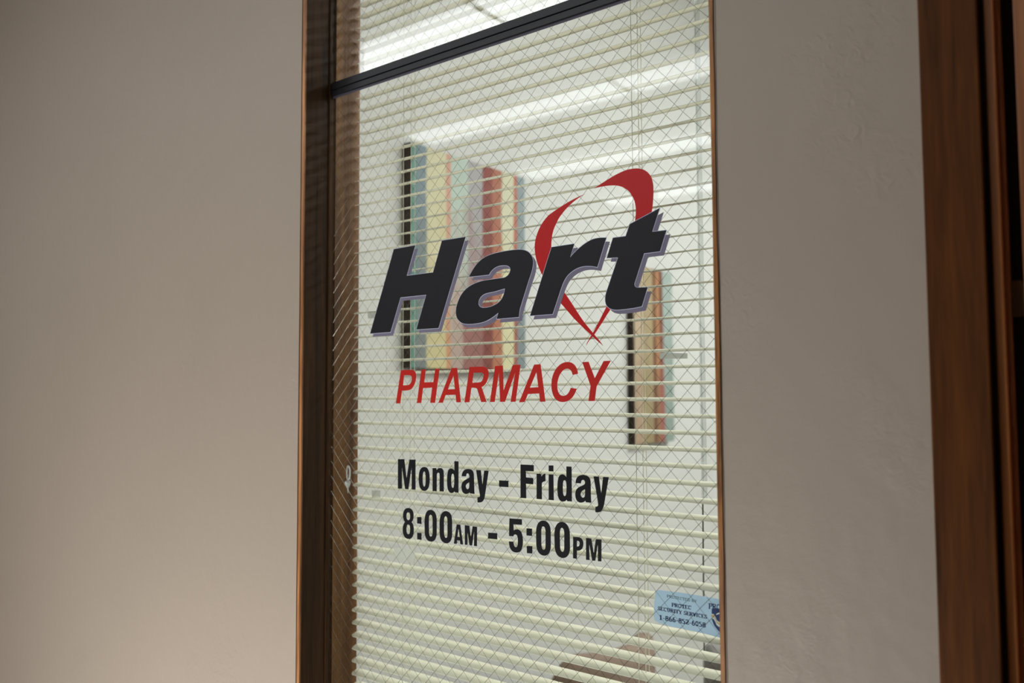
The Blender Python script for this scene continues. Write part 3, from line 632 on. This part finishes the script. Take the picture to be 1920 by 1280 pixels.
# ---------------------------------------------------------------- pictures on the office's left wall
def painting_mat(name, stops_top, stops_bot, wdt, hgt, seed):
    m = bpy.data.materials.new(name); m.use_nodes = True; n = m.node_tree; b = n.nodes['Principled BSDF']; b.inputs['Roughness'].default_value = .6
    b.inputs['Specular IOR Level'].default_value = .25
    tc = n.nodes.new('ShaderNodeTexCoord'); sp_ = n.nodes.new('ShaderNodeSeparateXYZ'); n.links.new(tc.outputs['Object'], sp_.inputs[0])
    mp = n.nodes.new('ShaderNodeMapping'); mp.inputs['Scale'].default_value = (1, 5, 1.6); mp.inputs['Location'].default_value = (seed, seed, 0); n.links.new(tc.outputs['Object'], mp.inputs[0])
    ns = n.nodes.new('ShaderNodeTexNoise'); ns.inputs['Scale'].default_value = 3; ns.inputs['Detail'].default_value = 4; n.links.new(mp.outputs[0], ns.inputs['Vector'])
    def mt(op, a, b_, c_=None):
        q = n.nodes.new('ShaderNodeMath'); q.operation = op
        for i, s in enumerate((a, b_, c_)):
            if s is None: continue
            if isinstance(s, (int, float)): q.inputs[i].default_value = s
            else: n.links.new(s, q.inputs[i])
        return q.outputs[0]
    u = mt('MULTIPLY_ADD', sp_.outputs[1], 1/wdt, mt('MULTIPLY_ADD', ns.outputs[0], .03, -.015))
    v = mt('MULTIPLY_ADD', ns.outputs[0], 1.1, mt('MULTIPLY_ADD', sp_.outputs[2], 1/hgt, -.55))
    def ramp(stops):
        r = n.nodes.new('ShaderNodeValToRGB'); e = r.color_ramp.elements
        for i, (p, c) in enumerate(stops):
            if i < 2: e[i].position = p; e[i].color = srgb(*c)
            else: q = e.new(p); q.color = srgb(*c)
        n.links.new(u, r.inputs[0]); return r
    r1, r2 = ramp(stops_top), ramp(stops_bot)
    mr = n.nodes.new('ShaderNodeMapRange'); mr.inputs[1].default_value = .3; mr.inputs[2].default_value = .75; n.links.new(v, mr.inputs[0])
    mx = n.nodes.new('ShaderNodeMixRGB'); n.links.new(mr.outputs[0], mx.inputs[0]); n.links.new(r2.outputs[0], mx.inputs[1]); n.links.new(r1.outputs[0], mx.inputs[2])
    n.links.new(mx.outputs[0], b.inputs['Base Color'])
    return m
def hard(seq, e=.006):
    out = []; p = 0
    for i, (w_, c) in enumerate(seq):
        a, bb = p+(e if i else 0), p+w_-(e if i < len(seq)-1 else 0)
        out += [(max(0, a), c), (min(1, bb), c)]; p += w_
    return out
def picture(name, x, y0, y1, z0, z1, m_, label):
    o = tag(empty(name, (x, y0, z0)), label, 'picture')
    child(MB().box((x-.034, y0, z0), (x-.001, y1, z1)).build('stretcher_edge', M['canvas_side'], bevel=.003), o)
    f = MB().box((0, .0015, .0015), (.0014, y1-y0-.0015, z1-z0-.0015)).build('painted_canvas', m_, parent=o)
    f.location = (-.001, 0, 0)
    return o
XF = -1.76
ya, yb = XF/-.9998, XF/-.7573
h0, h1 = EYE+.0370*ya, EYE+.4235*ya
top1 = hard([(.045, (104, 146, 140)), (.075, (126, 142, 150)), (.155, (214, 210, 176)), (.04, (206, 158, 138)), (.145, (188, 204, 194)), (.13, (172, 168, 170)), (.09, (140, 78, 72)), (.09, (172, 112, 92)), (.115, (212, 212, 184)), (.035, (186, 112, 92)), (.08, (142, 156, 160))])
bot1 = hard([(.045, (96, 140, 132)), (.075, (124, 132, 132)), (.155, (206, 196, 150)), (.04, (200, 148, 112)), (.10, (182, 160, 150)), (.175, (150, 104, 98)), (.09, (130, 70, 62)), (.09, (176, 116, 90)), (.115, (214, 210, 170)), (.035, (160, 96, 84)), (.08, (128, 140, 142))])
picture('striped_canvas', XF, ya, yb, h0, h1, painting_mat('abstract_stripes', top1, bot1, yb-ya, h1-h0, 1.7), 'tall unframed canvas of teal, cream and rust stripes behind the first two large letters')
yc, yd = XF/-.5715, XF/-.5128
g0, g1 = EYE-.0755*yc, EYE+.1712*yc
s2 = hard([(.25, (190, 170, 144)), (.22, (174, 156, 122)), (.08, (120, 82, 56)), (.10, (176, 128, 92)), (.08, (112, 66, 52)), (.27, (166, 180, 174))], .012)
s2b = hard([(.22, (172, 146, 122)), (.25, (156, 140, 106)), (.08, (108, 74, 56)), (.10, (150, 112, 84)), (.10, (160, 96, 90)), (.25, (142, 158, 150))], .012)
picture('narrow_canvas', XF, yc, yd, g0, g1, painting_mat('abstract_stripes_narrow', s2, s2b, yd-yc, g1-g0, 5.1), 'narrow unframed canvas of tan, brown and grey stripes below the last large letter')

# ---------------------------------------------------------------- tub chairs in the office
def tub_chair(name, c, r, hi, lo, az, fab, label):
    x, y = c; o = tag(empty(name, (x, y, 0)), label, 'chair', 'office tub chairs')
    q = MB(); n = 40; th_ = .055; span = math.radians(118)
    for i in range(n+1):
        a = -span+2*span*i/n
        f = max(0, min(1, (abs(a)-math.radians(38))/math.radians(52))); f = f*f*(3-2*f)
        h = hi+(lo-hi)*f; A = az+a; ca, sa = math.cos(A), math.sin(A)
        for rr, zz_ in ((r-th_, .30), (r, .30), (r+.006, h-.05), (r, h-.012), (r-.014, h), (r-th_+.014, h), (r-th_, h-.012), (r-th_-.004, h-.05)):
            q.v.append((x+rr*ca, y+rr*sa, zz_))
    for i in range(n):
        for j in range(8): q.f.append((i*8+j, i*8+(j+1) % 8, i*8+8+(j+1) % 8, i*8+8+j)); q.m.append(0)
    q.f += [tuple(range(8)), tuple(n*8+j for j in range(8))]; q.m += [0, 0]
    child(q.build('backrest', fab, smooth=True), o)
    q = MB(); n = 32
    for rr, zz_ in ((.001, .31), (r-.06, .31), (r-.058, .42), (r-.08, .445), (.001, .45)):
        q.v += [(x+rr*math.cos(2*math.pi*j/n), y+rr*math.sin(2*math.pi*j/n), zz_) for j in range(n)]
    for i in range(4):
        for j in range(n): q.f.append((i*n+j, i*n+(j+1) % n, i*n+n+(j+1) % n, i*n+n+j)); q.m.append(0)
    child(q.build('seat', fab, smooth=True), o)
    for k in range(4):
        a = az+math.pi/4+k*math.pi/2
        child(MB().tube([(x+(r-.06)*math.cos(a), y+(r-.06)*math.sin(a), .33), (x+(r-.03)*math.cos(a), y+(r-.03)*math.sin(a), 0)], [.018, .012], 8).build('leg', M['chair_leg']), o)
    return o
tub_chair('tub_chair', (-1.432, 2.05), .27, EYE-.375*1.87, .62, math.radians(-8), M['chair_brown'], 'brown curved-back tub chair seen low between the slats')
tub_chair('tub_chair', (-.93, 2.6), .275, EYE-.318*2.48, .60, math.radians(-110), M['chair_grey'], 'grey curved-back tub chair seen low at the right end of slats')

# ---------------------------------------------------------------- ceiling fixtures
def fixture(x0, x1, y0, y1, z, lum, label, group, col=(.93, .97, 1.0), dz=.05):
    o = tag(empty('ceiling_light', ((x0+x1)/2, (y0+y1)/2, z)), label, 'ceiling light', group)
    child(MB().box((x0, y0, z-.012), (x1, y1, z)).box((x0, y0, z-dz), (x0+.005, y1, z-.012)).box((x1-.005, y0, z-dz), (x1, y1, z-.012)).build('housing', M['fixture']), o)
    lens = MB(); n = 10; xa, xb = x0+.005, x1-.005
    for x in (xa, xb):
        for i in range(n+1):
            a = math.pi*i/n
            lens.v.append((x, -(y1-y0)/2*math.cos(a), z-.014-(dz-.016)*math.sin(a)**.6))
    k = n+1
    lens.f = [(i, i+1, k+i+1, k+i) for i in range(n)]+[tuple(range(k)), tuple(range(k, 2*k)), (0, k, 2*k-1, n)]; lens.m = [0]*len(lens.f)
    l_ = lens.build('lens', lens_glow('lens_glow', col, lum, (y1-y0)/2), loc=(0, (y0+y1)/2, 0)); child(l_, o)
    return o
H_ = 1.31-.03
LX = 1.195
for r_, (yc_, wd_) in enumerate(((-.265, .37), (-1.09, .26), (-1.99, .26), (-2.94, .26))):
    for c_ in range(2):
        xa = -2.95+c_*(LX+.010)
        fixture(xa, xa+LX, yc_-wd_/2, yc_+wd_/2, HZ, HALL_L[r_], ('fluorescent light on the hall ceiling, '+('left' if c_ == 0 else 'right')+' one of the '+('first', 'second', 'third', 'farthest')[r_]+' row mirrored in the glass'), 'hall ceiling lights')
for yc_, where in ((2.3, 'nearest the window'), (3.4, 'over the middle of the office'), (4.5, 'farthest from the window')):
    fixture(-.05, 1.15, yc_-.25, yc_+.25, OZ, OFFICE_L, 'fluorescent panel on the office ceiling '+where, 'office ceiling lights', (.985, 1.0, .995), .03)
